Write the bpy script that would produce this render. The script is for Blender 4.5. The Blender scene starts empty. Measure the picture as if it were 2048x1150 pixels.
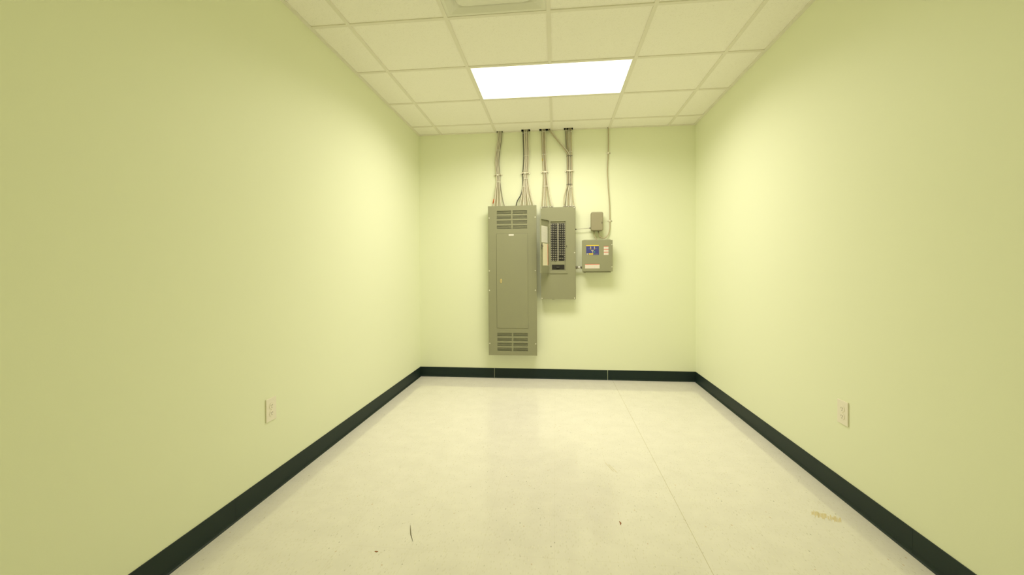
import bpy, bmesh, math, random
from mathutils import Vector, Matrix

sc = bpy.context.scene
COL = sc.collection
random.seed(7)

# ------------------------------------------------------------------ camera, world, lamp values, exposure
F_PX, SHX, SHY = 843.34, 1.3, -25.37
YAW, PITCH, ROLL = 0.10437, -0.00976, -0.00568
CAM = Vector((0.03396, -4.312, 1.17614))
c, s = math.cos(YAW), math.sin(YAW)
r0, f0, zv = Vector((c, s, 0)), Vector((-s, c, 0)), Vector((0, 0, 1))
c, s = math.cos(PITCH), math.sin(PITCH)
fw, u0 = c * f0 + s * zv, -s * f0 + c * zv
c, s = math.cos(ROLL), math.sin(ROLL)
rt, up = c * r0 + s * u0, -s * r0 + c * u0
cd = bpy.data.cameras.new('camera')
cam = bpy.data.objects.new('camera', cd)
COL.objects.link(cam)
m = Matrix((rt, up, -fw)).transposed().to_4x4()
m.translation = CAM
cam.matrix_world = m
cd.sensor_fit = 'HORIZONTAL'
cd.sensor_width = 36.0
cd.lens = 36.0 * F_PX / 2048
cd.shift_x = SHX / 2048
cd.shift_y = SHY / 2048
cd.clip_start = 0.02
sc.camera = cam

w = bpy.data.worlds.new('world')
sc.world = w
w.use_nodes = True
w.node_tree.nodes['Background'].inputs[0].default_value = (0, 0, 0, 1)
w.node_tree.nodes['Background'].inputs[1].default_value = 0
LAMP_COLOR = (1.01, 0.94, 0.76)
LAMP_GLOW = 2.2                  # luminous lens of the troffer
LAMP_WATTS = 30.2                # light it throws down into the room
LAMP_SPREAD = 160
sc.view_settings.view_transform = 'Standard'
sc.view_settings.look = 'None'
sc.view_settings.gamma = 1.0
sc.view_settings.use_curve_mapping = False
sc.view_settings.exposure = 0.0
sc.cycles.max_bounces = 16
sc.cycles.diffuse_bounces = 12

# ------------------------------------------------------------------ room numbers (metres)
T = 0.6096                       # ceiling grid module
XL, XR = -2 * T - 0.2586, 2 * T + 0.2718
YB, YF = 0.2752, -4.62           # back wall, wall behind the camera
H = 2.687
BBH = 0.1064

# ------------------------------------------------------------------ materials
def lin(v):
    v /= 255.0
    return v / 12.92 if v <= 0.04045 else ((v + 0.055) / 1.055) ** 2.4

def mat(name, col, rough=0.6, metal=0.0, spec=0.5, bump=None, emit=None, coat=0.0):
    mt = bpy.data.materials.new(name)
    mt.use_nodes = True
    nt = mt.node_tree
    b = nt.nodes['Principled BSDF']
    b.inputs['Base Color'].default_value = (*col, 1)
    b.inputs['Roughness'].default_value = rough
    b.inputs['Metallic'].default_value = metal
    b.inputs['Specular IOR Level'].default_value = spec
    b.inputs['Coat Weight'].default_value = coat
    if emit:
        b.inputs['Emission Color'].default_value = (*emit[0], 1)
        b.inputs['Emission Strength'].default_value = emit[1]
    if bump:
        tc = nt.nodes.new('ShaderNodeTexCoord')
        nz = nt.nodes.new('ShaderNodeTexNoise')
        nz.inputs['Scale'].default_value = bump[0]
        nz.inputs['Detail'].default_value = 3
        bp = nt.nodes.new('ShaderNodeBump')
        bp.inputs['Strength'].default_value = bump[1]
        bp.inputs['Distance'].default_value = bump[2]
        nt.links.new(tc.outputs['Object'], nz.inputs['Vector'])
        nt.links.new(nz.outputs['Fac'], bp.inputs['Height'])
        nt.links.new(bp.outputs['Normal'], b.inputs['Normal'])
    return mt

M = {}
M['wall'] = mat('wall_paint', (0.850, 0.882, 0.700), 0.55, spec=0.3, bump=(260, 0.12, 0.001))
M['grid'] = mat('grid_paint', (0.80, 0.77, 0.70), 0.5)
M['lamp_lens'] = mat('lamp_lens', (0.8, 0.8, 0.8), 0.5, emit=(LAMP_COLOR, LAMP_GLOW))
M['white_metal'] = mat('white_enamel', (0.78, 0.77, 0.70), 0.4)
M['base'] = mat('cove_base_vinyl', (0.010, 0.023, 0.021), 0.5, spec=0.3)
M['panel'] = mat('grey_enamel', (0.285, 0.285, 0.19), 0.5, spec=0.4, bump=(900, 0.06, 0.0005))
M['panel_in'] = mat('grey_enamel_interior', (0.22, 0.23, 0.16), 0.6)
M['small'] = mat('warm_grey_enamel', (0.32, 0.29, 0.20), 0.5, spec=0.4)
M['black'] = mat('black_plastic', (0.018, 0.017, 0.015), 0.5)
M['dark'] = mat('dark_plastic', (0.045, 0.043, 0.036), 0.45)
M['mark'] = mat('pale_print', (0.44, 0.42, 0.34), 0.6)
M['zinc'] = mat('zinc_steel', (0.62, 0.60, 0.54), 0.38, metal=0.85)
M['fit'] = mat('fitting_steel', (0.34, 0.32, 0.26), 0.4, metal=0.7)
M['strap'] = mat('dull_zinc_strap', (0.50, 0.46, 0.34), 0.45, metal=0.6)
M['screw'] = mat('bright_screw', (0.85, 0.83, 0.72), 0.35, metal=0.3)
M['tie'] = mat('white_nylon', (0.80, 0.78, 0.70), 0.5)
M['brass'] = mat('brass_lock', (0.72, 0.58, 0.30), 0.35, metal=0.5)
M['paper'] = mat('paper', (0.72, 0.70, 0.66), 0.8)
M['cream'] = mat('cream_label', (0.80, 0.74, 0.58), 0.7)
M['red'] = mat('red_print', (0.62, 0.10, 0.05), 0.6)
M['redline'] = mat('pale_red_print', (0.75, 0.42, 0.32), 0.6)
M['orange'] = mat('orange_tape', (0.72, 0.13, 0.03), 0.5)
M['yellow'] = mat('yellow_tape', (0.62, 0.45, 0.03), 0.5)
M['blue'] = mat('blue_label', (0.055, 0.06, 0.26), 0.45)
M['yel'] = mat('yellow_print', (0.80, 0.60, 0.06), 0.5)
M['green'] = mat('green_indicator', (0.05, 0.55, 0.18), 0.4)
M['plate'] = mat('ivory_plastic', (0.87, 0.82, 0.74), 0.4)
M['slot'] = mat('slot_shadow_plastic', (0.22, 0.20, 0.15), 0.6)
M['splinter'] = mat('dark_splinter', (0.10, 0.075, 0.02), 0.7)
M['rust'] = mat('rust_flake', (0.30, 0.10, 0.03), 0.8)
M['residue'] = mat('old_adhesive', (0.76, 0.65, 0.42), 0.6)
M['scratch'] = mat('scratch_tan', (0.62, 0.54, 0.36), 0.6)

def cable_mat(name, col, metal, rough, pitch):
    """armoured cable: spiral ridges by a wave bump along the length"""
    mt = mat(name, col, rough, metal)
    nt = mt.node_tree
    b = nt.nodes['Principled BSDF']
    tc = nt.nodes.new('ShaderNodeTexCoord')
    wv = nt.nodes.new('ShaderNodeTexWave')
    wv.bands_direction = 'Z'
    wv.inputs['Scale'].default_value = pitch
    bp = nt.nodes.new('ShaderNodeBump')
    bp.inputs['Strength'].default_value = 0.35
    bp.inputs['Distance'].default_value = 0.0012
    nt.links.new(tc.outputs['Object'], wv.inputs['Vector'])
    nt.links.new(wv.outputs['Fac'], bp.inputs['Height'])
    nt.links.new(bp.outputs['Normal'], b.inputs['Normal'])
    return mt
M['armour'] = cable_mat('armour_aluminium', (0.68, 0.64, 0.54), 0.45, 0.42, 55)  # cable tones alternate: highlight and shadow contrast is put into the colour
M['armour_tan'] = cable_mat('armour_tan_shaded', (0.50, 0.44, 0.31), 0.4, 0.45, 55)  # tan armour, also painted shade among the lighter cables
M['armour_dark'] = cable_mat('armour_shaded', (0.32, 0.30, 0.24), 0.5, 0.5, 55)  # shadow between bundled cables painted as a darker armour tone
M['jacket'] = mat('black_cable_jacket', (0.03, 0.03, 0.03), 0.45)

def floor_mat():
    mt = mat('vinyl_tile_floor', (0.72, 0.66, 0.52), 0.32, spec=0.5)
    nt = mt.node_tree
    N, L = nt.nodes, nt.links
    b = N['Principled BSDF']
    tc = N.new('ShaderNodeTexCoord')
    def noise(scale, detail=2, vec=None):
        n = N.new('ShaderNodeTexNoise')
        n.inputs['Scale'].default_value = scale
        n.inputs['Detail'].default_value = detail
        L.new(vec or tc.outputs['Object'], n.inputs['Vector'])
        return n
    def ramp(src, p0, p1):
        r = N.new('ShaderNodeMapRange')
        r.inputs[1].default_value, r.inputs[2].default_value = p0, p1
        L.new(src, r.inputs[0])
        return r.outputs[0]
    def mix(fac, a, bcol, amt=None):
        mx = N.new('ShaderNodeMix')
        mx.data_type = 'RGBA'
        if amt is not None:
            mu = N.new('ShaderNodeMath'); mu.operation = 'MULTIPLY'
            L.new(fac, mu.inputs[0]); mu.inputs[1].default_value = amt
            fac = mu.outputs[0]
        L.new(fac, mx.inputs[0])
        if isinstance(a, tuple): mx.inputs[6].default_value = (*a, 1)
        else: L.new(a, mx.inputs[6])
        mx.inputs[7].default_value = (*bcol, 1)
        return mx.outputs[2]
    col = mix(ramp(noise(9, 4).outputs['Fac'], 0.35, 0.65), FL_A, FL_B)
    # chips: stretched voronoi cells, only a few of which carry a fleck
    def flecks(scale, stretch, rot, size, keep, colr, amt):
        mp = N.new('ShaderNodeMapping')
        mp.inputs['Rotation'].default_value = (0, 0, rot)
        mp.inputs['Scale'].default_value = (scale, scale * stretch, scale)
        L.new(tc.outputs['Object'], mp.inputs['Vector'])
        nz = N.new('ShaderNodeTexNoise'); nz.inputs['Scale'].default_value = 0.9
        L.new(mp.outputs[0], nz.inputs['Vector'])
        ad = N.new('ShaderNodeVectorMath'); ad.operation = 'MULTIPLY_ADD'
        L.new(nz.outputs['Color'], ad.inputs[0]); ad.inputs[1].default_value = (0.5, 0.5, 0); L.new(mp.outputs[0], ad.inputs[2])
        vo = N.new('ShaderNodeTexVoronoi'); vo.voronoi_dimensions = '2D'; vo.inputs['Scale'].default_value = 1
        L.new(ad.outputs[0], vo.inputs['Vector'])
        lt = ramp(vo.outputs['Distance'], size, size * 0.55)
        sp = N.new('ShaderNodeSeparateColor'); L.new(vo.outputs['Color'], sp.inputs[0])
        kp = N.new('ShaderNodeMath'); kp.operation = 'LESS_THAN'; L.new(sp.outputs[0], kp.inputs[0]); kp.inputs[1].default_value = keep
        mu = N.new('ShaderNodeMath'); mu.operation = 'MULTIPLY'; L.new(lt, mu.inputs[0]); L.new(kp.outputs[0], mu.inputs[1])
        return mix(mu.outputs[0], col, colr, amt)
    col = flecks(105, 0.40, 0.5, 0.32, 0.20, (0.72, 0.68, 0.60), 0.38)
    col = flecks(130, 0.30, -0.6, 0.30, 0.15, (0.92, 0.89, 0.82), 0.5)
    col = flecks(120, 0.28, 1.2, 0.26, 0.16, (0.62, 0.58, 0.50), 0.32)
    col = flecks(62, 0.40, 2.3, 0.14, 0.07, (0.36, 0.34, 0.31), 0.4)
    col = flecks(33, 0.5, 0.9, 0.085, 0.035, (0.16, 0.15, 0.14), 0.6)
    col = flecks(26, 0.55, 0.2, 0.085, 0.035, (0.50, 0.27, 0.10), 0.45)
    # tile joints: one open joint, the others hardly visible
    sx = N.new('ShaderNodeSeparateXYZ'); L.new(tc.outputs['Object'], sx.inputs[0])
    def line(src, pos, half, period=None):
        a = N.new('ShaderNodeMath'); a.operation = 'SUBTRACT'; L.new(src, a.inputs[0]); a.inputs[1].default_value = pos
        o = a.outputs[0]
        if period:
            p = N.new('ShaderNodeMath'); p.operation = 'PINGPONG'; L.new(o, p.inputs[0]); p.inputs[1].default_value = period / 2
            o = p.outputs[0]
        else:
            p = N.new('ShaderNodeMath'); p.operation = 'ABSOLUTE'; L.new(o, p.inputs[0]); o = p.outputs[0]
        return ramp(o, half, half * 0.4)
    joint = (0.40, 0.33, 0.17)
    col = mix(line(sx.outputs[0], 0.634, 0.0013, 0.3048), col, joint, 0.10)
    col = mix(line(sx.outputs[1], -1.6785, 0.0013, 0.3048), col, joint, 0.10)
    col = mix(line(sx.outputs[0], 0.634, 0.0017), col, joint, 0.55)
    L.new(col, b.inputs['Base Color'])
    rr = N.new('ShaderNodeMapRange'); L.new(noise(3.0, 3).outputs['Fac'], rr.inputs[0])
    rr.inputs[3].default_value, rr.inputs[4].default_value = 0.06, 0.11
    L.new(rr.outputs[0], b.inputs['Roughness'])
    return mt
FL_A, FL_B = (0.83, 0.795, 0.79), (0.87, 0.835, 0.83)
M['floor'] = floor_mat()

def tile_mat():
    mt = mat('mineral_fibre_tile', (0.80, 0.765, 0.64), 0.85, spec=0.15)
    nt = mt.node_tree
    N, L = nt.nodes, nt.links
    b = N['Principled BSDF']
    tc = N.new('ShaderNodeTexCoord')
    n1 = N.new('ShaderNodeTexNoise'); n1.inputs['Scale'].default_value = 150; n1.inputs['Detail'].default_value = 4
    n2 = N.new('ShaderNodeTexVoronoi'); n2.inputs['Scale'].default_value = 110
    L.new(tc.outputs['Object'], n1.inputs['Vector']); L.new(tc.outputs['Object'], n2.inputs['Vector'])
    r = N.new('ShaderNodeMapRange'); r.inputs[1].default_value, r.inputs[2].default_value = 0.10, 0.22
    L.new(n2.outputs['Distance'], r.inputs[0])
    r1 = N.new('ShaderNodeMapRange'); r1.inputs[1].default_value, r1.inputs[2].default_value = 0.30, 0.42
    L.new(n1.outputs['Fac'], r1.inputs[0])
    mu = N.new('ShaderNodeMath'); mu.operation = 'MULTIPLY'; L.new(r.outputs[0], mu.inputs[0]); L.new(r1.outputs[0], mu.inputs[1])
    mx = N.new('ShaderNodeMix'); mx.data_type = 'RGBA'
    L.new(mu.outputs[0], mx.inputs[0])
    mx.inputs[6].default_value = (0.84, 0.815, 0.76, 1); mx.inputs[7].default_value = (0.93, 0.905, 0.86, 1)
    L.new(mx.outputs[2], b.inputs['Base Color'])
    bp = N.new('ShaderNodeBump'); bp.inputs['Strength'].default_value = 0.3; bp.inputs['Distance'].default_value = 0.002
    L.new(mu.outputs[0], bp.inputs['Height']); L.new(bp.outputs['Normal'], b.inputs['Normal'])
    return mt
M['tile'] = tile_mat()

# ------------------------------------------------------------------ mesh helpers
def box(bm, x0, x1, y0, y1, z0, z1, mi=0):
    vs = [bm.verts.new(p) for p in ((x0,y0,z0),(x1,y0,z0),(x1,y1,z0),(x0,y1,z0),(x0,y0,z1),(x1,y0,z1),(x1,y1,z1),(x0,y1,z1))]
    for q in ((3,2,1,0),(4,5,6,7),(0,1,5,4),(1,2,6,5),(2,3,7,6),(3,0,4,7)):
        f = bm.faces.new([vs[i] for i in q]); f.material_index = mi

def new_obj(name, bm, mats, parent=None, bevel=0.0, segs=2, smooth=False, loc=None):
    """link bm as ONE mesh object; world coordinates are re-based on the parent's (or its own) location"""
    base = parent_world(parent) if parent else Vector((0, 0, 0))
    if loc is not None:
        base = base if parent else Vector(loc)
    bmesh.ops.recalc_face_normals(bm, faces=bm.faces)
    off = Vector(loc) if loc is not None else base
    for v in bm.verts:
        v.co -= off
    me = bpy.data.meshes.new(name)
    bm.to_mesh(me); bm.free()
    for mm in (mats if isinstance(mats, (list, tuple)) else [mats]):
        me.materials.append(mm)
    o = bpy.data.objects.new(name, me)
    COL.objects.link(o)
    o.location = off
    if parent:
        o.parent = parent
        o.location = off - base
    if smooth:
        for p in me.polygons: p.use_smooth = True
    if bevel:
        md = o.modifiers.new('bevel', 'BEVEL')
        md.width = bevel; md.segments = segs; md.limit_method = 'ANGLE'; md.angle_limit = math.radians(40)
    return o

def parent_world(p):
    v = Vector((0, 0, 0))
    while p:
        v += p.location
        p = p.parent
    return v

def thing(name, label, cat, loc, group=None):
    o = bpy.data.objects.new(name, None)
    COL.objects.link(o)
    o.location = loc
    o.empty_display_size = 0.05
    return tag(o, label, cat, group)

def tag(o, label, cat, group=None):
    o['label'] = label; o['category'] = cat
    if group: o['group'] = group
    return o

def struct(o):
    o['kind'] = 'structure'
    return o

def frame(t):
    a = Vector((0, 0, 1)) if abs(t.z) < 0.9 else Vector((1, 0, 0))
    u = t.cross(a).normalized()
    return u, t.cross(u).normalized()

def tube(bm, pts, r, n=10, mi=0, caps=True):
    pts = [Vector(p) for p in pts]
    rings = []
    u = None
    for i, p in enumerate(pts):
        t = (pts[min(i+1, len(pts)-1)] - pts[max(i-1, 0)]).normalized()
        if u is None: u, v = frame(t)
        else:
            u = (u - t * u.dot(t)).normalized(); v = t.cross(u)
        rr = r[i] if isinstance(r, (list, tuple)) else r
        rings.append([bm.verts.new(p + rr * (math.cos(2*math.pi*k/n) * u + math.sin(2*math.pi*k/n) * v)) for k in range(n)])
    for a, b in zip(rings, rings[1:]):
        for k in range(n):
            f = bm.faces.new((a[k], a[(k+1) % n], b[(k+1) % n], b[k])); f.material_index = mi; f.smooth = True
    if caps:
        for rg in (rings[0], rings[-1]):
            f = bm.faces.new(rg); f.material_index = mi

def cyl(bm, p0, p1, r, n=16, mi=0, r1=None):
    tube(bm, [p0, p1], [r, r if r1 is None else r1], n, mi)

def spline(ctrl, step=0.02):
    """Catmull-Rom through control points"""
    P = [Vector(p) for p in ctrl]
    P = [2*P[0]-P[1]] + P + [2*P[-1]-P[-2]]
    out = []
    for i in range(1, len(P)-2):
        a, b, c_, d = P[i-1], P[i], P[i+1], P[i+2]
        n = max(2, int((c_-b).length/step))
        for k in range(n):
            t = k/n
            out.append(0.5*((2*b)+(c_-a)*t+(2*a-5*b+4*c_-d)*t*t+(-a+3*b-3*c_+d)*t**3))
    out.append(P[-2])
    return out

def plate(bm, u0, u1, v0, v1, w0, w1, holes, to3, mi=0):
    """flat plate in (u,v) with rectangular holes, thickness w0..w1; to3 maps (u,v,w) to a point"""
    us = sorted({u0, u1, *[min(max(h[i], u0), u1) for h in holes for i in (0, 1)]})
    vs = sorted({v0, v1, *[min(max(h[i], v0), v1) for h in holes for i in (2, 3)]})
    def solid(i, j):
        if i < 0 or j < 0 or i >= len(us)-1 or j >= len(vs)-1: return False
        cu, cv = (us[i]+us[i+1])/2, (vs[j]+vs[j+1])/2
        return not any(h[0] < cu < h[1] and h[2] < cv < h[3] for h in holes)
    cache = {}
    def V(i, j, k):
        if (i, j, k) not in cache:
            cache[(i, j, k)] = bm.verts.new(to3(us[i], vs[j], (w0, w1)[k]))
        return cache[(i, j, k)]
    for i in range(len(us)-1):
        for j in range(len(vs)-1):
            if not solid(i, j): continue
            fs = [[V(i,j,0),V(i,j+1,0),V(i+1,j+1,0),V(i+1,j,0)], [V(i,j,1),V(i+1,j,1),V(i+1,j+1,1),V(i,j+1,1)]]
            if not solid(i-1, j): fs.append([V(i,j,0),V(i,j,1),V(i,j+1,1),V(i,j+1,0)])
            if not solid(i+1, j): fs.append([V(i+1,j,0),V(i+1,j+1,0),V(i+1,j+1,1),V(i+1,j,1)])
            if not solid(i, j-1): fs.append([V(i,j,0),V(i+1,j,0),V(i+1,j,1),V(i,j,1)])
            if not solid(i, j+1): fs.append([V(i,j+1,0),V(i,j+1,1),V(i+1,j+1,1),V(i+1,j+1,0)])
            for f in fs:
                bm.faces.new(f).material_index = mi

def wp(x, d, z):                 # point at distance d in front of the back wall
    return Vector((x, YB - d, z))
def on_wall(u, v, w_):           # plate mapping for parts parallel to the back wall
    return (u, YB - w_, v)
def wbox(bm, x0, x1, d0, d1, z0, z1, mi=0):
    box(bm, x0, x1, YB - d1, YB - d0, z0, z1, mi)
def BM(): return bmesh.new()

# ------------------------------------------------------------------ room shell
WT = 0.10
HT = H + 0.001
bm = BM(); box(bm, XL-WT, XR+WT, YF-WT, YB+WT, -0.08, 0); floor = struct(new_obj('floor', bm, M['floor']))
bm = BM(); box(bm, XL-WT, XR+WT, YB, YB+WT, 0, HT); struct(new_obj('wall_back', bm, M['wall']))
bm = BM(); box(bm, XL-WT, XL, YF, YB, 0, HT); struct(new_obj('wall_left', bm, M['wall']))
bm = BM(); box(bm, XR, XR+WT, YF, YB, 0, HT); struct(new_obj('wall_right', bm, M['wall']))
bm = BM(); box(bm, XL-WT, XR+WT, YF-WT, YF, 0, HT); struct(new_obj('wall_front', bm, M['wall']))

# cut-outs in the ceiling edge where the cable bundles go up
NOTCH = [(-0.597, -0.529, 0.036), (-0.327, -0.231, 0.058), (-0.133, -0.013, 0.052), (0.130, 0.226, 0.055), (0.589, 0.608, 0.024)]
holes = [(a, b, YB-d, YB+1) for a, b, d in NOTCH]
LX0, LX1, LY0, LY1 = -T+0.012, T-0.012, -2*T+0.012, -T-0.012      # troffer opening
VX0, VX1, VY0, VY1 = -T+0.012, -0.012, -4*T+0.012, -3*T-0.012      # air vent opening
holes += [(LX0, LX1, LY0, LY1), (VX0, VX1, VY0, VY1)]
bm = BM()
plate(bm, XL, XR, YF, YB, H+0.003, H+0.018, holes, lambda u, v, w_: (u, v, w_))
struct(new_obj('ceiling', bm, M['tile']))
bm = BM()                        # tee grid
for k in range(-2, 3):
    y1 = YB - 0.002
    if k == 0:
        y1 = YB - 0.002
        box(bm, -0.012, 0.012, YF, VY0-0.012-0.012, H-0.003, H+0.003)
        box(bm, -0.012, 0.012, VY0-0.024, -2*T-0.012, H-0.003, H+0.003)
        box(bm, -0.012, 0.012, -T+0.012, y1, H-0.003, H+0.003)
    else:
        box(bm, k*T-0.012, k*T+0.012, YF, y1, H-0.003, H+0.003)
n = 0
while -n*T > YF + 0.1:
    for k in range(-3, 3):
        a = XL if k == -3 else k*T+0.012
        b = XR if k == 2 else (k+1)*T-0.012
        box(bm, a, b, -n*T-0.012, -n*T+0.012, H-0.0028, H+0.003)
    n += 1
struct(new_obj('trim_1', bm, M['grid']))
bm = BM()                        # wall angle
box(bm, XL, XL+0.022, YF, YB, H-0.004, H+0.0022)
box(bm, XR-0.022, XR, YF, YB, H-0.004, H+0.0022)
xs = [XL+0.022] + [q for a, b, d in NOTCH for q in (a, b)] + [XR-0.022]
for a, b in zip(xs[::2], xs[1::2]):
    box(bm, a, b, YB-0.022, YB, H-0.004, H+0.0022)
struct(new_obj('trim_2', bm, M['grid']))

# vinyl cove base with butt joints
def cove(bm, runs, to3):
    prof = [(0, 0), (0.0115, 0), (0.0115, 0.0022), (0.0070, 0.0065), (0.0045, 0.013), (0.0035, 0.022), (0.0032, BBH-0.001), (0.0020, BBH), (0, BBH)]
    for a, b in runs:
        A = [bm.verts.new(to3(a, o, z)) for o, z in prof]
        B = [bm.verts.new(to3(b, o, z)) for o, z in prof]
        n_ = len(prof)
        for i in range(n_):
            bm.faces.new((A[i], A[(i+1) % n_], B[(i+1) % n_], B[i]))
        bm.faces.new(A); bm.faces.new(B[::-1])
bm = BM(); cove(bm, [(XL, -0.6413), (-0.6373, 0.5830), (0.5870, XR)], lambda t, o, z: (t, YB-o, z)); struct(new_obj('baseboard_back', bm, M['base']))
bm = BM(); cove(bm, [(YF, -3.6966), (-3.6958, -2.4772), (-2.4764, -1.2572), (-1.2564, YB)], lambda t, o, z: (XL+o, t, z)); struct(new_obj('baseboard_left', bm, M['base']))
bm = BM(); cove(bm, [(YF, -3.6493), (-3.6485, -2.4297), (-2.4289, -1.2097), (-1.2089, YB)], lambda t, o, z: (XR-o, t, z)); struct(new_obj('baseboard_right', bm, M['base']))

# ------------------------------------------------------------------ ceiling light and air vent
t = thing('ceiling_light', 'long bright white recessed ceiling light in the tile grid above the panels', 'ceiling light', (0, -1.5*T, H))
bm = BM()
plate(bm, LX0, LX1, LY0, LY1, H-0.001, H+0.06, [(LX0+0.008, LX1-0.008, LY0+0.008, LY1-0.008)], lambda u, v, w_: (u, v, w_))
new_obj('frame', bm, M['white_metal'], t)
bm = BM(); box(bm, LX0+0.009, LX1-0.009, LY0+0.009, LY1-0.009, H+0.001, H+0.005); new_obj('diffuser', bm, M['lamp_lens'], t)
ld = bpy.data.lights.new('tubes', 'AREA')
ld.shape = 'RECTANGLE'; ld.size = LX1-LX0-0.02; ld.size_y = LY1-LY0-0.02
ld.energy = LAMP_WATTS; ld.color = LAMP_COLOR; ld.spread = math.radians(LAMP_SPREAD)
lo = bpy.data.objects.new('tubes', ld); COL.objects.link(lo); lo.parent = t; lo.location = (0, 0, 0.0005)

vx, vy = (VX0+VX1)/2, (VY0+VY1)/2
t = thing('air_vent', 'square cream ceiling air diffuser with a rounded centre plate', 'air vent', (vx, vy, H))
bm = BM()
def sqring(hs, z, rc, n_=6):
    out = []
    for qx, qy, a0 in ((1, 1, 0), (-1, 1, 90), (-1, -1, 180), (1, -1, 270)):
        for k in range(n_+1):
            a = math.radians(a0 + 90*k/n_)
            out.append(bm.verts.new((vx + qx*(hs-rc) + rc*math.cos(a), vy + qy*(hs-rc) + rc*math.sin(a), z)))
    return out
hs = (VX1-VX0)/2
rings = [sqring(hs, H+0.02, 0.002), sqring(hs, H+0.0005, 0.002), sqring(hs-0.018, H+0.0005, 0.004), sqring(hs-0.05, H+0.020, 0.03), sqring(hs-0.075, H+0.045, 0.05), sqring(hs-0.11, H+0.06, 0.05)]
for a, b in zip(rings, rings[1:]):
    for k in range(len(a)):
        bm.faces.new((a[k], a[(k+1) % len(a)], b[(k+1) % len(a)], b[k]))
bm.faces.new(rings[-1])
new_obj('pan', bm, M['white_metal'], t)
bm = BM()
rings = [sqring(0.15, H+0.026, 0.04), sqring(0.208, H+0.020, 0.05), sqring(0.216, H+0.008, 0.05), sqring(0.206, H+0.001, 0.05), sqring(0.14, H-0.002, 0.04)]
for a, b in zip(rings, rings[1:]):
    for k in range(len(a)):
        f = bm.faces.new((a[k], a[(k+1) % len(a)], b[(k+1) % len(a)], b[k])); f.smooth = True
bm.faces.new(rings[0]); bm.faces.new(rings[-1])
for qx in (-1, 1):
    for qy in (-1, 1):
        cyl(bm, (vx+qx*0.12, vy+qy*0.12, H+0.02), (vx+qx*0.12, vy+qy*0.12, H+0.061), 0.004, 8)
new_obj('centre_plate', bm, M['white_metal'], t)

# ------------------------------------------------------------------ helper: screws and glands
def screw(parent, x, d, z, r=0.0065):
    bm = BM()
    tube(bm, [wp(x, d, z), wp(x, d+0.002, z), wp(x, d+0.004, z), wp(x, d+0.0048, z)], [r, r, r*0.7, r*0.2], 14)
    return new_obj('screw', bm, M['screw'], parent)

def open_box(bm, x0, x1, z0, z1, d, th=0.002):
    wbox(bm, x0, x1, 0.001, 0.003, z0, z1)
    wbox(bm, x0, x0+th, 0.003, d, z0, z1)
    wbox(bm, x1-th, x1, 0.003, d, z0, z1)
    wbox(bm, x0+th, x1-th, 0.003, d, z0, z0+th)
    wbox(bm, x0+th, x1-th, 0.003, d, z1-th, z1)

# ------------------------------------------------------------------ tall closed panelboard
D1 = 0.125
PX0, PX1, PZ0, PZ1 = -0.6815, -0.1640, 0.274, 1.866
t = thing('electrical_panel', 'tall grey electrical panel with closed door and louvres above and below', 'electrical panel', wp((PX0+PX1)/2, 0, PZ0))
tall = t
bm = BM(); open_box(bm, PX0+0.006, PX1-0.006, PZ0+0.006, PZ1-0.014, D1-0.003); new_obj('enclosure', bm, M['panel_in'], t)
DX0, DX1, DZ0, DZ1 = -0.5895, -0.2575, 0.5655, 1.5715
sl = []
for zt in (1.8105, 0.5082):
    for g in range(4):
        for k in range(3):
            z = zt - g*0.0527 - k*0.0124
            for a, b in ((-0.5865, -0.4315), (-0.4165, -0.2620)):
                sl.append((a, b, z-0.0033, z+0.0033))
bm = BM()
plate(bm, PX0, PX1, PZ0, PZ1, D1-0.003, D1, sl + [(DX0-0.0018, DX1+0.0005, DZ0-0.0008, DZ1+0.0010)], on_wall)
for a, b in ((PX0, PX0+0.002), (PX1-0.002, PX1)):
    wbox(bm, a, b, D1-0.018, D1-0.003, PZ0, PZ1)
for a, b in ((PZ0, PZ0+0.002), (PZ1-0.002, PZ1)):
    wbox(bm, PX0+0.002, PX1-0.002, D1-0.018, D1-0.003, a, b)
new_obj('front_cover', bm, M['panel'], t)
bm = BM(); wbox(bm, PX0+0.03, PX1-0.03, 0.05, 0.066, PZ0+0.03, PZ1-0.035); new_obj('bus_cover', bm, M['panel_in'], t)
bm = BM(); wbox(bm, DX0, DX1, D1-0.012, D1+0.0035, DZ0, DZ1); door = new_obj('door', bm, M['panel'], t, bevel=0.0015)
bm = BM(); wbox(bm, -0.459, -0.405, D1+0.0035, D1+0.0045, 1.5475, 1.5650); new_obj('label_plate', bm, M['paper'], door)['label'] = 'small white label plate'
bm = BM()
tube(bm, [wp(-0.5437, D1+0.0035, 1.067), wp(-0.5437, D1+0.007, 1.067), wp(-0.5437, D1+0.008, 1.067)], [0.011, 0.011, 0.009], 16)
for v in bm.verts: v.co.z = 1.067 + (v.co.z-1.067)*2.2
wbox(bm, -0.5450, -0.5424, D1+0.007, D1+0.0086, 1.056, 1.078, 1)
new_obj('latch', bm, [M['brass'], M['fit']], door)['label'] = 'brass oval lock'
for z in (1.739, 1.1745, 0.9668, 0.399):
    for x in (-0.6695, -0.1780): screw(t, x, D1, z)

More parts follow.
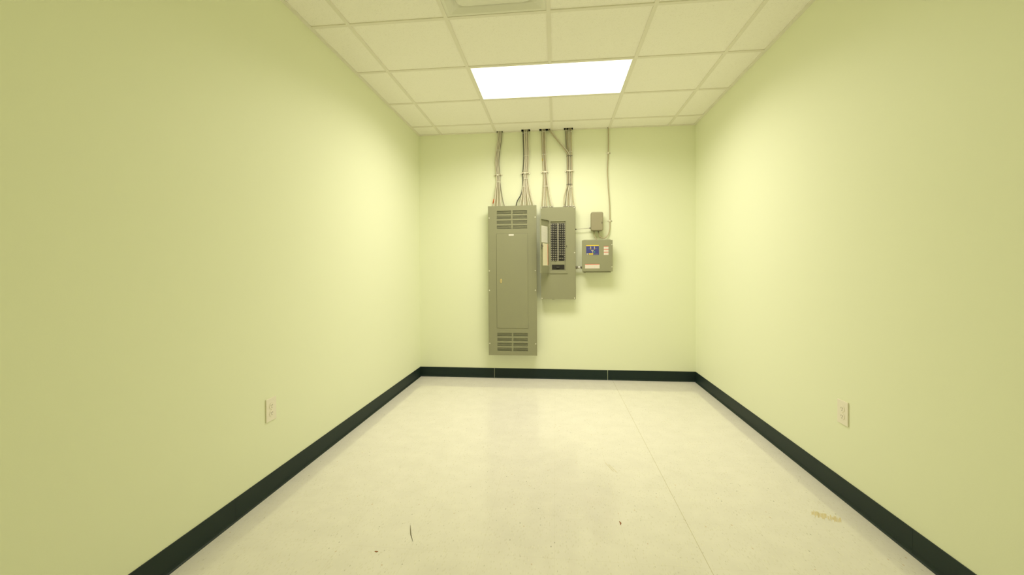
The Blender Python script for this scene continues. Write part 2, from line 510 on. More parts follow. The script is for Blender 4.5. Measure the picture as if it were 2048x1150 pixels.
# ------------------------------------------------------------------ shorter breaker panel with open door
D2 = 0.105
QX0, QX1, QZ0, QZ1 = -0.1190, 0.2410, 0.872, 1.8435
t = thing('breaker_panel', 'shorter grey breaker panel with open door showing rows of black breakers', 'breaker panel', wp((QX0+QX1)/2, 0, QZ0))
brk_panel = t
bm = BM(); open_box(bm, QX0+0.001, QX1+0.0050, QZ0+0.001, QZ1-0.001, D2-0.003)
wbox(bm, QX1-0.02, QX1+0.0030, D2-0.006, D2-0.0032, QZ0+0.003, QZ1-0.003)
wbox(bm, -0.005, 0.022, 0.045, 0.07, QZ0-0.006, QZ0+0.001)
new_obj('enclosure', bm, M['panel'], t)
OX0, OX1, OZ0, OZ1 = -0.0165, 0.1405, 1.1755, 1.6935           # opening
bm = BM(); plate(bm, QX0, QX1, QZ0, QZ1, D2-0.003, D2, [(OX0, OX1, OZ0, OZ1), (0.1500, 0.1555, 1.4190, 1.4400)], on_wall)
new_obj('front_cover', bm, M['panel'], t)
bm = BM()
plate(bm, -0.0325, 0.1485, 1.1465, 1.7055, D2, D2+0.004, [(OX0, OX1, OZ0, OZ1)], on_wall)
wbox(bm, -0.026, 0.160, D2, D2+0.007, 1.1440, 1.1500)
new_obj('door_frame', bm, M['panel'], t, bevel=0.0015)
bm = BM(); wbox(bm, 0.149, 0.1565, D2-0.02, D2-0.006, 1.417, 1.442); new_obj('catch', bm, M['black'], t)
DF = D2-0.010
bm = BM()
plate(bm, OX0-0.002, OX1+0.002, OZ0-0.002, OZ1+0.002, DF-0.002, DF, [(-0.0140, 0.0560, 1.2765, 1.6730), (0.0665, 0.1370, 1.2765, 1.6730), (-0.0036, 0.1282, 1.1840, 1.2370)], on_wall)
new_obj('dead_front', bm, M['panel'], t)
bm = BM(); wbox(bm, OX0, OX1, DF, DF+0.002, 1.6765, 1.6800); wbox(bm, 0.0575, 0.0655, DF, DF+0.002, 1.2765, 1.6735); new_obj('trim_strip', bm, M['mark'], t)
# breakers: 21 rows, two columns
PIT = (1.6730-1.2765)/21
proto = {}
for side in (-1, 1):
    for i in range(21):
        zc = 1.6730 - PIT*(i+0.5)
        xa, xb = (-0.0135, 0.0555) if side < 0 else (0.0670, 0.1365)
        blank = side > 0 and i in (18, 20)
        inn, sg = (xb, -1) if side < 0 else (xa, 1)               # inner end, direction outwards
        bm = BM(); wbox(bm, xa, xb, DF-0.05, DF+0.001, zc-PIT/2+0.0004, zc+PIT/2-0.0004)
        b = new_obj('filler_plate' if blank else 'breaker', bm, M['black'], t)
        def seg(a0, a1): return sorted((inn+sg*a0, inn+sg*a1))
        a = seg(0.0595, 0.0680)
        bm = BM(); wbox(bm, a[0], a[1], DF+0.001, DF+0.0016, zc-0.0040, zc+0.0040); new_obj('number_tag', bm, M['mark'], b)
        if blank: continue
        a = seg(0.016, 0.030)
        bm = BM(); wbox(bm, a[0], a[1], DF+0.001, DF+0.011, zc-0.0055, zc+0.0050); h = new_obj('handle', bm, M['dark'], b)
        aa = seg(0.019, 0.0275)
        bm = BM(); wbox(bm, aa[0], aa[1], DF+0.011, DF+0.0115, zc-0.0030, zc+0.0032); new_obj('rating_print', bm, M['mark'], h)
        for p0, p1 in ((0.0020, 0.0088), (0.0385, 0.0490)):
            bm = BM(); aa = seg(p0, p1); wbox(bm, aa[0], aa[1], DF+0.001, DF+0.0015, zc-0.0030, zc+0.0026)
            new_obj('position_print', bm, M['mark'], b)
bm = BM(); wbox(bm, -0.0033, 0.1279, DF-0.05, DF-0.003, 1.1843, 1.2367); mbk = new_obj('main_breaker', bm, M['black'], t)
bm = BM(); wbox(bm, 0.046, 0.078, DF-0.003, DF+0.010, 1.2020, 1.2160); new_obj('handle', bm, M['dark'], mbk, bevel=0.002)
bm = BM(); wbox(bm, 0.050, 0.100, DF-0.003, DF-0.001, 1.1935, 1.1965); new_obj('rating_strip', bm, M['dark'], mbk)
for x, z in ((-0.1090, 1.8370), (0.2325, 1.8365), (-0.1100, 0.8805), (0.2325, 0.8835), (0.2340, 1.3605), (-0.1100, 1.3605)):
    screw(t, x, D2, z, 0.006)
# open door, swung out to the left
HX, HD = -0.0355, D2+0.004
EX, ED = -0.425, 0.905          # direction of the leaf from hinge to free edge (x, out of wall)
NX, ND = 0.905, 0.425           # normal of its inner face
DW = 0.196
def leaf(u, v, n_):             # u along the leaf, v height, n_ out of the inner face
    return (HX + EX*u + NX*n_, YB - (HD + ED*u + ND*n_), v)
def lbox(bm, u0_, u1_, v0, v1, n0, n1, mi=0):
    plate(bm, u0_, u1_, v0, v1, n0, n1, [], leaf, mi)
bm = BM()
lbox(bm, 0, DW, 1.149, 1.703, -0.002, 0)
lbox(bm, DW-0.002, DW, 1.149, 1.703, 0, 0.010)
lbox(bm, 0.004, DW-0.002, 1.149, 1.151, 0, 0.010); lbox(bm, 0.004, DW-0.002, 1.701, 1.703, 0, 0.010)
door = new_obj('door', bm, M['panel'], t)
bm = BM()
for v in (1.22, 1.43, 1.64): cyl(bm, leaf(-0.002, v-0.025, -0.001), leaf(-0.002, v+0.025, -0.001), 0.004, 10)
new_obj('hinge', bm, M['panel'], door)
bm = BM(); lbox(bm, 0.030, 0.172, 1.466, 1.637, 0.0002, 0.0012)
for k in range(12): lbox(bm, 0.040, 0.162, 1.620-k*0.012, 1.6206-k*0.012, 0.0012, 0.0014, 1)
new_obj('directory_card', bm, [M['paper'], M['mark']], door)['label'] = 'white paper circuit directory'
bm = BM(); lbox(bm, 0.020, 0.140, 1.228, 1.458, 0.0002, 0.0012); lbox(bm, 0.020, 0.030, 1.232, 1.455, 0.0012, 0.0014, 1)
for k in range(14): lbox(bm, 0.045, 0.130, 1.44-k*0.0145, 1.4408-k*0.0145, 0.0012, 0.0014, 2)
new_obj('warning_label', bm, [M['cream'], M['red'], M['residue']], door)['label'] = 'cream label with a red edge'
bm = BM(); lbox(bm, 0.166, 0.184, 1.405, 1.450, 0.0002, 0.008); lbox(bm, 0.160, 0.180, 1.420, 1.432, 0.008, 0.016); cyl(bm, leaf(0.175, 1.441, 0.008), leaf(0.175, 1.441, 0.014), 0.006, 12)
new_obj('latch', bm, M['fit'], door)

# ------------------------------------------------------------------ small rounded box
D3 = 0.09
SX0, SX1, SZ0, SZ1 = 0.4070, 0.5345, 1.5910, 1.7890
t = thing('junction_box', 'small warm grey rounded junction box above the square box', 'junction box', wp((SX0+SX1)/2, 0, SZ0))
def rrect(bm, x0, x1, z0, z1, d, rc, n_=6):
    out = []
    for qx, qz, a0 in ((x1-rc, z1-rc, 0), (x0+rc, z1-rc, 90), (x0+rc, z0+rc, 180), (x1-rc, z0+rc, 270)):
        for k in range(n_+1):
            a = math.radians(a0+90*k/n_)
            out.append(bm.verts.new(wp(qx+rc*math.cos(a), d, qz+rc*math.sin(a))))
    return out
def rsolid(bm, secs, smooth=True):
    R_ = [rrect(bm, *q) for q in secs]
    for a, b in zip(R_, R_[1:]):
        for k in range(len(a)):
            f = bm.faces.new((a[k], a[(k+1) % len(a)], b[(k+1) % len(a)], b[k])); f.smooth = smooth
    bm.faces.new(R_[0]); bm.faces.new(R_[-1])
bm = BM(); rsolid(bm, [(SX0+.003, SX1-.003, SZ0+.003, SZ1-.003, 0.001, .016), (SX0+.003, SX1-.003, SZ0+.003, SZ1-.003, 0.050, .016)], False)
new_obj('body', bm, M['small'], t)
bm = BM()
rsolid(bm, [(SX0, SX1, SZ0, SZ1, 0.051, .018), (SX0, SX1, SZ0, SZ1, D3-.012, .018), (SX0+.002, SX1-.002, SZ0+.002, SZ1-.002, D3-.005, .017), (SX0+.006, SX1-.006, SZ0+.006, SZ1-.006, D3-.001, .014), (SX0+.011, SX1-.011, SZ0+.011, SZ1-.011, D3, .010)])
lid = new_obj('lid', bm, M['small'], t)
bm = BM(); wbox(bm, 0.5180, 0.5232, D3-.002, D3+.001, 1.6640, 1.6830); new_obj('latch_slot', bm, M['black'], lid)
def gland(parent, p, axis, n_='cable_gland', r=0.0095, ln=0.016):
    bm = BM(); p = Vector(p); axis = Vector(axis)
    tube(bm, [p, p+axis*ln*0.45], r, 6)
    tube(bm, [p+axis*ln*0.45, p+axis*ln*0.8, p+axis*ln], [r*0.85, r*0.8, r*0.6], 12)
    return new_obj(n_, bm, M['fit'], parent)
gland(t, wp(0.4425, 0.042, SZ0+.003), (0, 0, -1))
gland(t, wp(0.4890, 0.042, SZ0+.003), (0, 0, -1))
gland(t, wp(SX0+.003, 0.042, 1.6237), (-1, 0, 0))

# ------------------------------------------------------------------ square control box with blue display
D4 = 0.14
t = thing('control_box', 'square grey control box with blue display sticker and red white labels', 'control box', wp(0.4665, 0, 1.1525))
ctl = t
bm = BM(); wbox(bm, 0.3270, 0.6060, 0.001, D4-0.022, 1.1525, 1.4955); wbox(bm, 0.338, 0.350, 0.05, 0.062, 1.1465, 1.1525)
new_obj('body', bm, M['panel'], t, bevel=0.002)
bm = BM(); wbox(bm, 0.3100, 0.6230, D4-0.021, D4, 1.1635, 1.4890); lid = new_obj('lid', bm, M['panel'], t, bevel=0.003)
# blue display
def B(x0, x1, z0, z1, d0, d1, bm, mi=0): wbox(bm, x0, x1, D4+d0, D4+d1, z0, z1, mi)
bx0, bx1, bz0, bz1 = 0.3525, 0.4820, 1.3360, 1.4380
bm = BM(); B(bx0, bx1, bz0, bz1-0.0105, 0.0002, 0.0012, bm); B(bx0, bx1, bz1-0.0105, bz1, 0.0002, 0.0012, bm, 1)
B(bx0+0.004, bx0+0.019, bz0+0.0005, bz0+0.018, 0.0012, 0.0016, bm, 2)
B(bx0+0.026, bx0+0.072, bz0+0.002, bz0+0.018, 0.0012, 0.0016, bm, 1)
for k in range(6): B(bx0+0.033+k*0.006, bx0+0.0355+k*0.006, bz0+0.007, bz0+0.0135, 0.0016, 0.0018, bm, 3)
for k in range(8): B(bx0+0.082+k*0.005, bx0+0.0845+k*0.005, bz0+0.006, bz0+0.010, 0.0012, 0.0016, bm, 2)
B(bx0+0.052, bx0+0.076, 1.3765, 1.3870, 0.0012, 0.0016, bm, 2)
for k in range(5): B(bx0+0.022+k*0.0046, bx0+0.0246+k*0.0046, 1.3975, 1.3995, 0.0012, 0.0016, bm, 2)
for k in range(5): B(bx0+0.092+k*0.0046, bx0+0.0946+k*0.0046, 1.3975, 1.3995, 0.0012, 0.0016, bm, 2)
disp = new_obj('display_panel', bm, [M['blue'], M['yel'], M['mark'], M['black']], lid); disp['label'] = 'blue display sticker with yellow bands'
for x, z, mm, lb in ((0.3985, 1.4155, 'paper', 'white'), (0.4375, 1.4155, 'paper', 'white'), (0.3990, 1.3985, 'yel', 'yellow'), (0.4375, 1.3985, 'yel', 'yellow'), (0.4190, 1.3660, 'cream', 'cream'), (0.4380, 1.3660, 'green', 'green')):
    bm = BM(); tube(bm, [wp(x, D4+0.0012, z), wp(x, D4+0.003, z), wp(x, D4+0.004, z)], [0.0052, 0.0052, 0.0038], 16)
    new_obj('indicator_light', bm, M[mm], disp)['label'] = lb + ' indicator dot'
def wlabel(x0, x1, z0, z1, lines):
    bm = BM(); B(x0, x1, z0, z1, 0.0002, 0.0010, bm); B(x0, x1, z1-0.0055, z1, 0.0010, 0.0013, bm, 1)
    for k in range(lines):
        z = z1-0.010-k*(z1-z0-0.013)/max(1, lines-1)
        B(x0+0.004, x1-0.006, z-0.0008, z+0.0006, 0.0010, 0.0012, bm, 2)
    new_obj('warning_label', bm, [M['paper'], M['red'], M['redline']], lid)['label'] = 'white label with red header'
for k in range(3): wlabel(0.5325, 0.5800, 1.3345+k*0.0302, 1.3345+(k+1)*0.0302-0.0006, 3)
for k in range(3): wlabel(0.3405+k*0.0497, 0.3405+(k+1)*0.0497-0.0006, 1.1945, 1.2410, 5)
for x, z in ((0.6140, 1.4385), (0.6148, 1.2090)): screw(lid, x, D4, z, 0.0055)

# ------------------------------------------------------------------ conduit nipple between the panel and the control box
t = thing('conduit_nipple', 'short steel conduit nipple joining the breaker panel to the square box', 'conduit', wp(0.2475, 0.055, 1.206))
bm = BM(); cyl(bm, wp(0.2475, 0.055, 1.206), wp(0.3270, 0.055, 1.206), 0.0125, 20); new_obj('pipe', bm, M['zinc'], t)
for x in (0.2475, 0.3120):
    bm = BM(); cyl(bm, wp(x, 0.055, 1.206), wp(x+0.015, 0.055, 1.206), 0.0175, 8); new_obj('lock_nut', bm, M['fit'], t)

# ------------------------------------------------------------------ cables
CABLES = {}
def cable(name, ctrl, r, mt, label, group, key=None, bands=(), connector=None, cat='cable'):
    pts = spline(ctrl)
    o_loc = pts[-1]
    bm = BM(); tube(bm, pts, r, 10)
    o = new_obj(name, bm, mt, loc=o_loc)
    tag(o, label, cat, group)
    for za, zb, bmtl, bl in bands:
        q = [p for p in pts if za <= p.z <= zb]
        bm = BM(); tube(bm, q, r+0.0008, 12); new_obj('marking_tape', bm, M[bmtl], o)['label'] = bl
    if connector:
        bm = BM(); e = pts[-1]
        tube(bm, [e, e+Vector((0, 0, 0.007))], 0.0115, 8, 1)
        tube(bm, [e+Vector((0, 0, 0.007)), e+Vector((0, 0, 0.021))], 0.0092, 12)
        box(bm, e.x-0.0125, e.x-0.0095, e.y-0.003, e.y+0.003, e.z+0.010, e.z+0.017)
        box(bm, e.x+0.0095, e.x+0.0140, e.y-0.003, e.y+0.003, e.z+0.010, e.z+0.017)
        new_obj('connector', bm, [M['zinc'], M['fit']], o)
    if key: CABLES.setdefault(key, []).append((pts, r))
    return o

ORD = ['leftmost', 'second from the left', 'third from the left', 'fourth from the left', 'fifth from the left', 'sixth from the left', 'seventh from the left', 'eighth from the left', 'rightmost']
def bundle(key, path, slots, ends, zend, zfan, r, labelf, group, dend, conn=False, bands=None, mats=None, spread=1.0):
    """path: centre line [(z, x)] from the ceiling down to zfan; slots: offsets (dx, d) of each cable from left to right; ends: x at the panel top"""
    for i, ((dx, d), xe) in enumerate(zip(slots, ends)):
        ctrl = [wp(x+dx, d, z) for z, x in path]
        zl, xl = path[-1]
        de = dend[i % len(dend)]
        xs_ = xl+dx
        # a short straight run out of the tie, then the cable leans over to its entry
        for f, gx in ((0.35, 0.30), (0.70, 0.68)):
            ctrl.append(wp(xs_+(xe-xs_)*gx, d+(de-d)*f, zl+(zend-zl)*f))
        ctrl.append(wp(xe, de, zend+0.03)); ctrl.append(wp(xe, de, zend))
        mt = M[(mats or ['armour'])[i % len(mats or [1])]]
        cable('metal_clad_cable', ctrl, r, mt, labelf(i, len(ends)), group, key, (bands or {}).get(i, ()), conn)

R1 = 0.0055
G = 0.0134
zc1, zc2 = PZ1-0.014, QZ1-0.001
ZT = H+0.10
# first bundle, left part of the tall panel
bundle('A', [(ZT, -0.562), (2.62, -0.5643), (2.489, -0.584), (2.354, -0.596), (2.223, -0.586), (2.140, -0.5835)],
       [(-1.5*G, .016), (-1.0*G, .028), (-.5*G, .016), (0, .0282), (.5*G, .016), (1.0*G, .028), (1.5*G, .016)],
       [-0.645, -0.626, -0.607, -0.590, -0.573, -0.546, -0.515], zc1, 2.131, R1,
       lambda i, n_: f'{ORD[i] if i < n_-1 else "rightmost"} of the metal cables entering the left top of the tall panel' + (', with orange tape' if i == 0 else ''),
       'metal cables entering the left top of the tall panel', [.046, .070, .050, .074],
       bands={0: [(1.895, 1.960, 'orange', 'orange tape wrapped on the cable')]}, mats=['armour', 'armour', 'armour_tan', 'armour', 'armour_tan', 'armour', 'armour_dark'])
# second bundle, right part of the tall panel
bpath = [(ZT, -0.279), (2.6127, -0.2785), (2.4134, -0.2740), (2.22, -0.2855), (2.155, -0.2838)]
bundle('B', bpath,
       [(-1.35*G, .0295), (-1.0*G, .017), (-.75*G, .0412), (-.3*G, .0295), (0, .017), (.3*G, .0412), (.75*G, .0295), (1.0*G, .017), (1.75*G, .028)],
       [-0.3435, -0.3255, -0.3060, -0.2880, -0.2690, -0.2500, -0.2300, -0.2110, -0.1925], zc1, 2.155, R1,
       lambda i, n_: f'{ORD[i] if i < n_-1 else "rightmost"} of the metal cables entering the right top of the tall panel',
       'metal cables entering the right top of the tall panel', [.062, .046, .078], mats=['armour', 'armour_tan', 'armour'])
cable('black_cable', [wp(-0.279-2.15*G, .020, ZT), wp(-0.2785-2.1*G, .020, 2.6127), wp(-0.274-2.05*G, .020, 2.4134), wp(-0.2855-2.05*G, .020, 2.22), wp(-0.2838-2.1*G, .020, 2.155), wp(-0.318, .024, 2.06), wp(-0.338, .032, 1.99), wp(-0.372, .045, 1.93), wp(-0.385, .05, 1.88), wp(-0.386, .05, zc1)],
      0.0052, M['jacket'], 'thin black cable curving away left from the second bundle into the tall panel', None, 'B')
# third bundle, left top of the breaker panel
bundle('C', [(ZT, -0.0905), (2.6055, -0.0900), (2.4285, -0.0860), (2.2297, -0.0765), (2.18, -0.0745)],
       [(-1.1*G, .016), (-.55*G, .028), (-.1*G, .016), (.45*G, .028), (.9*G, .016), (1.45*G, .028)],
       [-0.1075, -0.0880, -0.0735, -0.0560, -0.0185, 0.0020], zc2, 2.18, R1,
       lambda i, n_: f'{ORD[i] if i < n_-1 else "rightmost"} of the metal cables entering the left top of the breaker panel' + (', with yellow tape' if i == 0 else ''),
       'metal cables entering the left top of the breaker panel', [.040, .068], conn=True,
       bands={0: [(2.345, 2.405, 'yellow', 'yellow tape wrapped on the cable')]}, mats=['armour_tan', 'armour', 'armour', 'armour_tan'])
# fourth bundle: straight cables plus two that slant in from the third cut-out
dl = lambda i, n_: f'{["leftmost", "second from left", "third from left", "fourth from left", "rightmost"][i]} straight metal cable entering the right top of the breaker panel'
dz = [(ZT, 0.1720), (2.60, 0.1760), (2.50, 0.1815), (2.4085, 0.1850), (2.2219, 0.1860), (2.10, 0.1845)]
for i, (top, dx, d, xe, de) in enumerate([(0.147, -1.55*G, .016, 0.1390, .040), (0.160, -0.6*G, .016, 0.1750, .040), (0.183, .35*G, .016, 0.1950, .062), (0.196, 1.35*G, .016, 0.2130, .040), (0.208, 2.0*G, .029, 0.2310, .066)]):
    ctrl = []
    for k, (z, x) in enumerate(dz):
        f = [1, .7, .35, 0, 0, 0][k]
        ctrl.append(wp((x+dx)*(1-f)+top*f, d, z))
    xs_ = dz[-1][1]+dx
    for f, gx in ((.35, .2), (.7, .7)): ctrl.append(wp(xs_+(xe-xs_)*gx, d+(de-d)*f, 2.10+(zc2-2.10)*f))
    ctrl += [wp(xe, de, zc2+.03), wp(xe, de, zc2)]
    cable('metal_clad_cable', ctrl, R1, M[['armour_dark', 'armour_tan', 'armour', 'armour', 'armour_tan'][i]], dl(i, 5), 'straight metal cables entering the right top of the breaker panel', 'D', (), True)
for i, (x0, dx, xe, de) in enumerate([(-0.0375, -1.25*G, 0.1270, .072), (-0.0205, 0.02*G, 0.1560, .070)]):
    ctrl = [wp(x0-.02, .030, ZT), wp(x0, .030, H+0.015), wp(x0+.045, .030, 2.635), wp(x0+.145, .030, 2.505), wp(0.1835+dx-.008, .030, 2.435), wp(0.1850+dx, .030, 2.39), wp(0.186+dx, .030, 2.222), wp(0.1845+dx, .030, 2.10)]
    bx = [0.130, 0.160][i]
    ctrl += [wp(0.1845+dx+(bx-0.1845-dx)*.5, .045, 2.03), wp(bx, .060, 1.955), wp(xe, de, zc2+.03), wp(xe, de, zc2)]
    cable('metal_clad_cable', ctrl, R1, M['armour_tan' if i == 0 else 'armour'], ('left' if i == 0 else 'right') + ' of the two metal cables slanting from the ceiling into the right bundle', 'slanting metal cables', 'D', (), True)
# riser that loops under the junction box, and the short links
cable('metal_clad_cable', [wp(0.5985, .014, ZT), wp(0.5984, .014, 2.60), wp(0.5968, .014, 2.4261), wp(0.5875, .016, 2.2364), wp(0.5955, .016, 2.0513), wp(0.6085, .014, 1.866), wp(0.6110, .014, 1.6967), wp(0.6090, .016, 1.615), wp(0.594, .024, 1.559), wp(0.565, .034, 1.523), wp(0.537, .040, 1.5125), wp(0.510, .042, 1.525), wp(0.4930, .042, 1.552), wp(0.4890, .042, 1.5770)],
      0.0062, M['armour_tan'], 'single metal cable from the ceiling looping up under the small junction box', None, 'E')
cable('metal_clad_cable', [wp(0.4425, .042, 1.580), wp(0.4440, .042, 1.552), wp(0.4530, .044, 1.525), wp(0.4660, .047, 1.507), wp(0.4720, .048, 1.4955)],
      0.0055, M['armour_tan'], 'short curved metal cable from the junction box down to the square box', None)
o = cable('grounding_wire', [wp(0.2480, .042, 1.6125), wp(0.262, .042, 1.6137), wp(0.330, .044, 1.6190), wp(0.385, .042, 1.6234), wp(0.394, .042, 1.6237)],
      0.0026, M['fit'], 'thin dark wire running sideways from the breaker panel to the junction box', None, cat='wire')
bm = BM(); cyl(bm, wp(0.2476, .042, 1.6125), wp(0.2560, .042, 1.6130), 0.008, 8); new_obj('connector', bm, M['black'], o)

# ------------------------------------------------------------------ cable ties and straps
def at_z(pts, z):
    for p, q in zip(pts, pts[1:]):
        if (p.z-z)*(q.z-z) <= 0 and p.z != q.z:
            return p.lerp(q, (z-p.z)/(q.z-p.z))
def hull(P):
    P = sorted(set((round(x, 6), round(y, 6)) for x, y in P))
    def half(Q):
        h = []
        for p in Q:
            while len(h) > 1 and (h[-1][0]-h[-2][0])*(p[1]-h[-2][1])-(h[-1][1]-h[-2][1])*(p[0]-h[-2][0]) <= 0: h.pop()
            h.append(p)
        return h[:-1]
    return half(P)+half(P[::-1])
def tie(key, z, label, group, mt='tie', sel=None, hgt=0.0045, tail=False):
    pts = []
    for i, (pl, r) in enumerate(CABLES[key]):
        if sel is not None and i not in sel: continue
        p = at_z(pl, z)
        if p: pts += [(p.x+(r+0.0006)*math.cos(a*math.pi/8), p.y+(r+0.0006)*math.sin(a*math.pi/8)) for a in range(16)]
    hp = hull(pts)
    cx = sum(p[0] for p in hp)/len(hp); cy = sum(p[1] for p in hp)/len(hp)
    bm = BM(); n_ = len(hp)
    V = []
    for x, y in hp:
        dv = Vector((x-cx, y-cy, 0)).normalized()*0.0014
        V.append([bm.verts.new((x, y, z-hgt/2)), bm.verts.new((x, y, z+hgt/2)), bm.verts.new((x+dv.x, y+dv.y, z+hgt/2)), bm.verts.new((x+dv.x, y+dv.y, z-hgt/2))])
    for i in range(n_):
        a, b = V[i], V[(i+1) % n_]
        for k in range(4): bm.faces.new((a[k], b[k], b[(k+1) % 4], a[(k+1) % 4]))
    fy = min(p[1] for p in hp)
    fx = sum(p[0] for p in hp if p[1] < fy+0.002)/max(1, len([p for p in hp if p[1] < fy+0.002]))
    loc = (fx, fy, z)
    o = new_obj('cable_tie', bm, M[mt], loc=loc)
    tag(o, label, 'cable tie', group)
    bm = BM(); box(bm, fx-0.0035, fx+0.0035, fy-0.0052, fy-0.0008, z-0.0036, z+0.0036)
    if tail: tube(bm, [Vector((fx+.003, fy-.003, z)), Vector((fx+.012, fy-.005, z+.001)), Vector((fx+.034, fy-.004, z+.003))], 0.0015, 6)
    new_obj('tie_head', bm, M[mt], o)
tie('A', 2.488, 'white cable tie halfway up the leftmost cable bundle', 'white cable ties')
tie('A', 2.142, 'white cable tie on the leftmost bundle just below its strap', 'white cable ties', hgt=.007)
tie('B', 2.660, 'white cable tie at the ceiling end of the second bundle', 'white cable ties')
tie('B', 2.413, 'white cable tie halfway up the second bundle', 'white cable ties', sel=list(range(9)))
tie('B', 2.165, 'white cable tie on the second bundle below its strap', 'white cable ties', sel=list(range(9)))
tie('B', 2.080, 'white cable tie on the splitting cables of the second bundle, beside the black cable', 'white cable ties', sel=[0, 1, 2])
tie('C', 2.665, 'white cable tie at the ceiling end of the third bundle', 'white cable ties')
tie('C', 2.423, 'white cable tie with a long tail just above the yellow tape', 'white cable ties', tail=True)
tie('C', 2.080, 'white cable tie where the third bundle begins to fan out', 'white cable ties')
tie('D', 2.672, 'white cable tie at the ceiling end of the rightmost bundle, left pair', 'white cable ties', sel=[0, 1])
tie('D', 2.655, 'white cable tie at the ceiling end of the rightmost bundle, right three', 'white cable ties', sel=[2, 3, 4])
tie('D', 2.445, 'white cable tie above the black tie on the rightmost bundle', 'white cable ties', sel=[2, 3, 4])
tie('D', 2.400, 'black cable tie where the slanting cables join the rightmost bundle', 'black cable ties', 'black')
tie('D', 2.095, 'black cable tie above the breaker panel on the rightmost bundle', 'black cable ties', 'black')
tie('D', 2.065, 'white cable tie just under the lower black tie on the rightmost bundle', 'white cable ties', sel=[2, 3, 4], hgt=.006)

def strap(key, z, label, hw=None, thk=0.014, group='metal straps on the bundles'):
    xs_, dm = [], 0
    for pl, r in CABLES[key]:
        p = at_z(pl, z)
        xs_ += [p.x-r, p.x+r]; dm = max(dm, YB-p.y+r)
    a, b = min(xs_)-0.003, max(xs_)+0.003
    t = thing('cable_strap', label, 'cable strap', wp((a+b)/2, 0, z), group)
    dm += 0.001
    bm = BM()
    wbox(bm, a-0.003, b+0.003, dm, dm+0.002, z-thk/2, z+thk/2)
    wbox(bm, a-0.003, a, 0.002, dm, z-thk/2, z+thk/2); wbox(bm, b, b+0.003, 0.002, dm, z-thk/2, z+thk/2)
    wbox(bm, a-0.020, a, 0.0, 0.002, z-thk/2, z+thk/2); wbox(bm, b, b+0.020, 0.0, 0.002, z-thk/2, z+thk/2)
    new_obj('bracket', bm, M['strap'], t, bevel=0.001)
    bm = BM(); mid = (a+b)/2; wbox(bm, mid-0.011, mid+0.011, dm+0.002, dm+0.006, z-0.010, z+0.007); new_obj('clip', bm, M['tie'], t, bevel=0.001)
    for x in (a-0.012, b+0.012):
        bm = BM(); tube(bm, [wp(x, .002, z), wp(x, .006, z), wp(x, .008, z)], [.0062, .0062, .004], 12); new_obj('screw', bm, M['screw'], t)
strap('A', 2.220, 'metal strap with white clip holding the leftmost cable bundle')
strap('B', 2.228, 'metal strap with white clip holding the second cable bundle')
strap('C', 2.236, 'metal strap with white clip holding the third cable bundle')
strap('D', 2.240, 'metal strap with white clip holding the rightmost cable bundle')

def ring_strap(z, label):
    p = at_z(CABLES['E'][0][0], z); r = CABLES['E'][0][1]
    t = thing('conduit_clip', label, 'cable clip', wp(p.x, 0, z), 'clips on the single riser cable')
    d = YB-p.y
    bm = BM()
    for k in range(12):
        a0, a1 = math.pi*(k-1)/10, math.pi*k/10
        if k == 0 or k == 11: continue
        q = []
        for zz in (z-.008, z+.008):
            for rr in (r+.0008, r+.0025):
                for a in (a0, a1): q.append(bm.verts.new(wp(p.x+rr*math.cos(a), d+rr*math.sin(a), zz)))
        for f in ((0,1,3,2),(4,5,7,6),(0,1,5,4),(2,3,7,6),(0,2,6,4),(1,3,7,5)): bm.faces.new([q[i] for i in f])
    for sx in (-1, 1):
        e = p.x+sx*(r+.0008)
        f_ = p.x+sx*(r+.0025)
        wbox(bm, min(e, f_), max(e, f_), 0.0, d, z-.008, z+.008)
        g = p.x+sx*.027
        wbox(bm, min(f_, g), max(f_, g), 0.0, .0018, z-.007, z+.007)
    new_obj('band', bm, M['screw'], t)
    for sx in (-1, 1):
        bm = BM(); x = p.x+sx*.019; tube(bm, [wp(x, .0018, z), wp(x, .006, z), wp(x, .0075, z)], [.0055, .0055, .003], 12); new_obj('screw', bm, M['screw'] if sx < 0 else M['fit'], t)
ring_strap(2.420, 'steel clip on the single riser cable, upper one near the ceiling')
ring_strap(1.700, 'steel clip on the single riser cable, lower one beside the junction box')

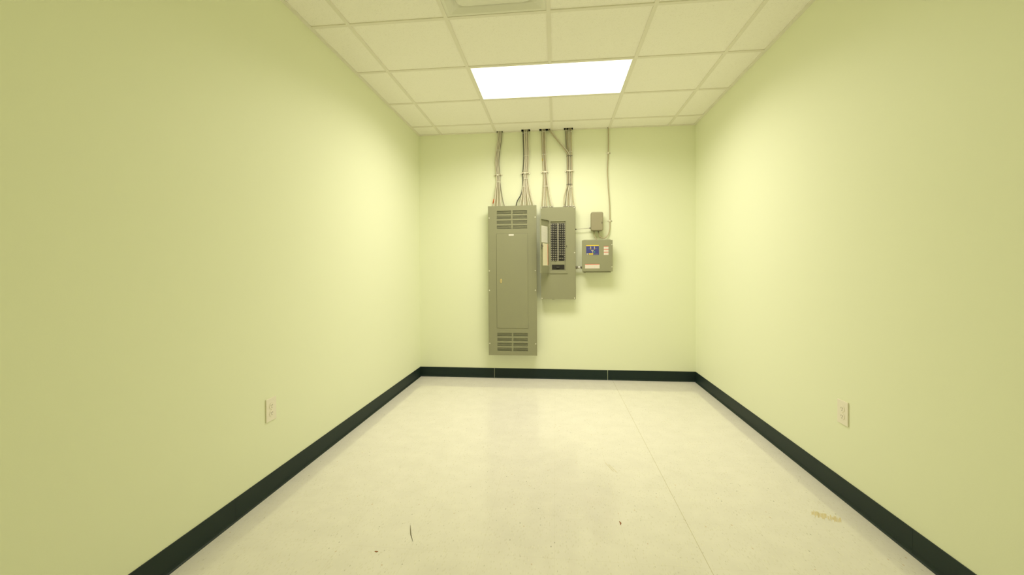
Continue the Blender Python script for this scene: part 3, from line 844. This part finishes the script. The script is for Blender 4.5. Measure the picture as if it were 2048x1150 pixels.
# ------------------------------------------------------------------ wall outlets
def outlet(x, sgn, y, z, label):
    """sgn: +1 faces +x (left wall), -1 faces -x"""
    t = thing('wall_outlet', label, 'wall outlet', (x, y, z), 'wall outlets')
    def P(bm, y0, y1, z0, z1, n0, n1, mi=0):
        xa, xb = sorted((x+sgn*n0, x+sgn*n1)); box(bm, xa, xb, y+y0, y+y1, z+z0, z+z1, mi)
    bm = BM(); P(bm, -.040, .040, -.061, .061, 0.0, .0065); new_obj('cover_plate', bm, M['plate'], t, bevel=.003, segs=3)
    for zc in (.0195, -.0195):
        bm = BM()
        prof = [(.0172*math.cos(a), max(-.0145, min(.0145, .0172*math.sin(a)))) for a in [2*math.pi*k/28 for k in range(28)]]
        A = [bm.verts.new((x+sgn*.0065, y+py, z+zc+pz)) for py, pz in prof]
        B_ = [bm.verts.new((x+sgn*.0085, y+py, z+zc+pz)) for py, pz in prof]
        for k in range(28): bm.faces.new((A[k], A[(k+1) % 28], B_[(k+1) % 28], B_[k]))
        bm.faces.new(A); bm.faces.new(B_)
        rc = new_obj('receptacle', bm, M['plate'], t)
        for y0, hh in ((-.0065, .0045), (.0065, .0038)):
            bm = BM(); P(bm, y0-.0013, y0+.0013, zc+.003-hh, zc+.003+hh, .0080, .0088); new_obj('slot', bm, M['slot'], rc)
        bm = BM(); cyl(bm, (x+sgn*.0080, y, z+zc-.0085), (x+sgn*.0088, y, z+zc-.0085), .0026, 10); new_obj('ground_hole', bm, M['slot'], rc)
    bm = BM(); cyl(bm, (x+sgn*.0065, y, z), (x+sgn*.0078, y, z), .0032, 12); new_obj('screw', bm, M['plate'], t)
outlet(XL, 1, -2.222, 0.4465, 'ivory duplex wall outlet low on the left wall')
outlet(XR, -1, -2.006, 0.4440, 'ivory duplex wall outlet low on the right wall')

# ------------------------------------------------------------------ marks on the floor
def sliver(name, pts, ws, mt, label, cat, z=0.0012):
    bm = BM()
    L_, R_ = [], []
    for i, (x, y) in enumerate(pts):
        a = Vector(pts[min(i+1, len(pts)-1)])-Vector(pts[max(i-1, 0)])
        nrm = Vector((-a.y, a.x)).normalized()*ws[i]
        L_.append((x+nrm.x, y+nrm.y)); R_.append((x-nrm.x, y-nrm.y))
    loop = L_+R_[::-1]
    A = [bm.verts.new((x, y, 0.0)) for x, y in loop]; B_ = [bm.verts.new((x, y, z)) for x, y in loop]
    n_ = len(loop)
    for k in range(n_): bm.faces.new((A[k], A[(k+1) % n_], B_[(k+1) % n_], B_[k]))
    bm.faces.new(A); bm.faces.new(B_)
    cx = sum(p[0] for p in pts)/len(pts); cy = sum(p[1] for p in pts)/len(pts)
    return tag(new_obj(name, bm, mt, loc=(cx, cy, 0)), label, cat)
sliver('wood_splinter', [(-0.6412, -2.4287), (-0.628, -2.463), (-0.614, -2.498), (-0.5894, -2.5434)], [.0005, .0016, .0018, .0004], M['splinter'], 'dark brown splinter lying on the floor left of the middle', 'splinter')
sliver('rust_flake', [(0.3255, -2.3085), (0.330, -2.322), (0.3268, -2.3365)], [.0014, .0034, .0012], M['rust'], 'small rust brown flake lying on the floor right of the middle', 'flake')
sliver('debris_chip', [(-0.7270, -2.6220), (-0.7190, -2.6230), (-0.7120, -2.6220)], [.0015, .0040, .0015], M['rust'], 'tiny rust brown chip on the floor near the left front', 'flake')
bm = BM()
random.seed(3)
ax, ay, ex, ey = 1.258, -2.151, 1.360, -2.207
for k in range(34):
    f = k/34
    if random.random() < .16: continue
    x, y = ax+(ex-ax)*f, ay+(ey-ay)*f
    h1, h2 = random.uniform(.010, .032), random.uniform(.010, .032)
    dxn, dyn = .48, .87
    wv = Vector((ex-ax, ey-ay)).normalized()*random.uniform(.0006, .0022)
    q = [(x-dxn*h1-wv.x, y-dyn*h1-wv.y), (x-dxn*h1+wv.x, y-dyn*h1+wv.y), (x+dxn*h2+wv.x, y+dyn*h2+wv.y), (x+dxn*h2-wv.x, y+dyn*h2-wv.y)]
    zt = .0005
    A = [bm.verts.new((a, b, 0)) for a, b in q]; B_ = [bm.verts.new((a, b, zt)) for a, b in q]
    for j in range(4): bm.faces.new((A[j], A[(j+1) % 4], B_[(j+1) % 4], B_[j]))
    bm.faces.new(A); bm.faces.new(B_)
tag(new_obj('tape_residue', bm, M['residue'], loc=((ax+ex)/2, (ay+ey)/2, 0)), 'yellowed streaky tape residue on the floor beside the right baseboard', 'tape residue')
sliver('floor_scratch', [(0.3296, -1.6996), (0.3655, -1.8123)], [.0012, .0014], M['scratch'], 'left of two short tan scratches on the floor', 'scratch', .0004)['group'] = 'short tan scratches'
sliver('floor_scratch', [(0.3480, -1.7200), (0.3840, -1.8250)], [.0012, .0014], M['scratch'], 'right of two short tan scratches on the floor', 'scratch', .0004)['group'] = 'short tan scratches'
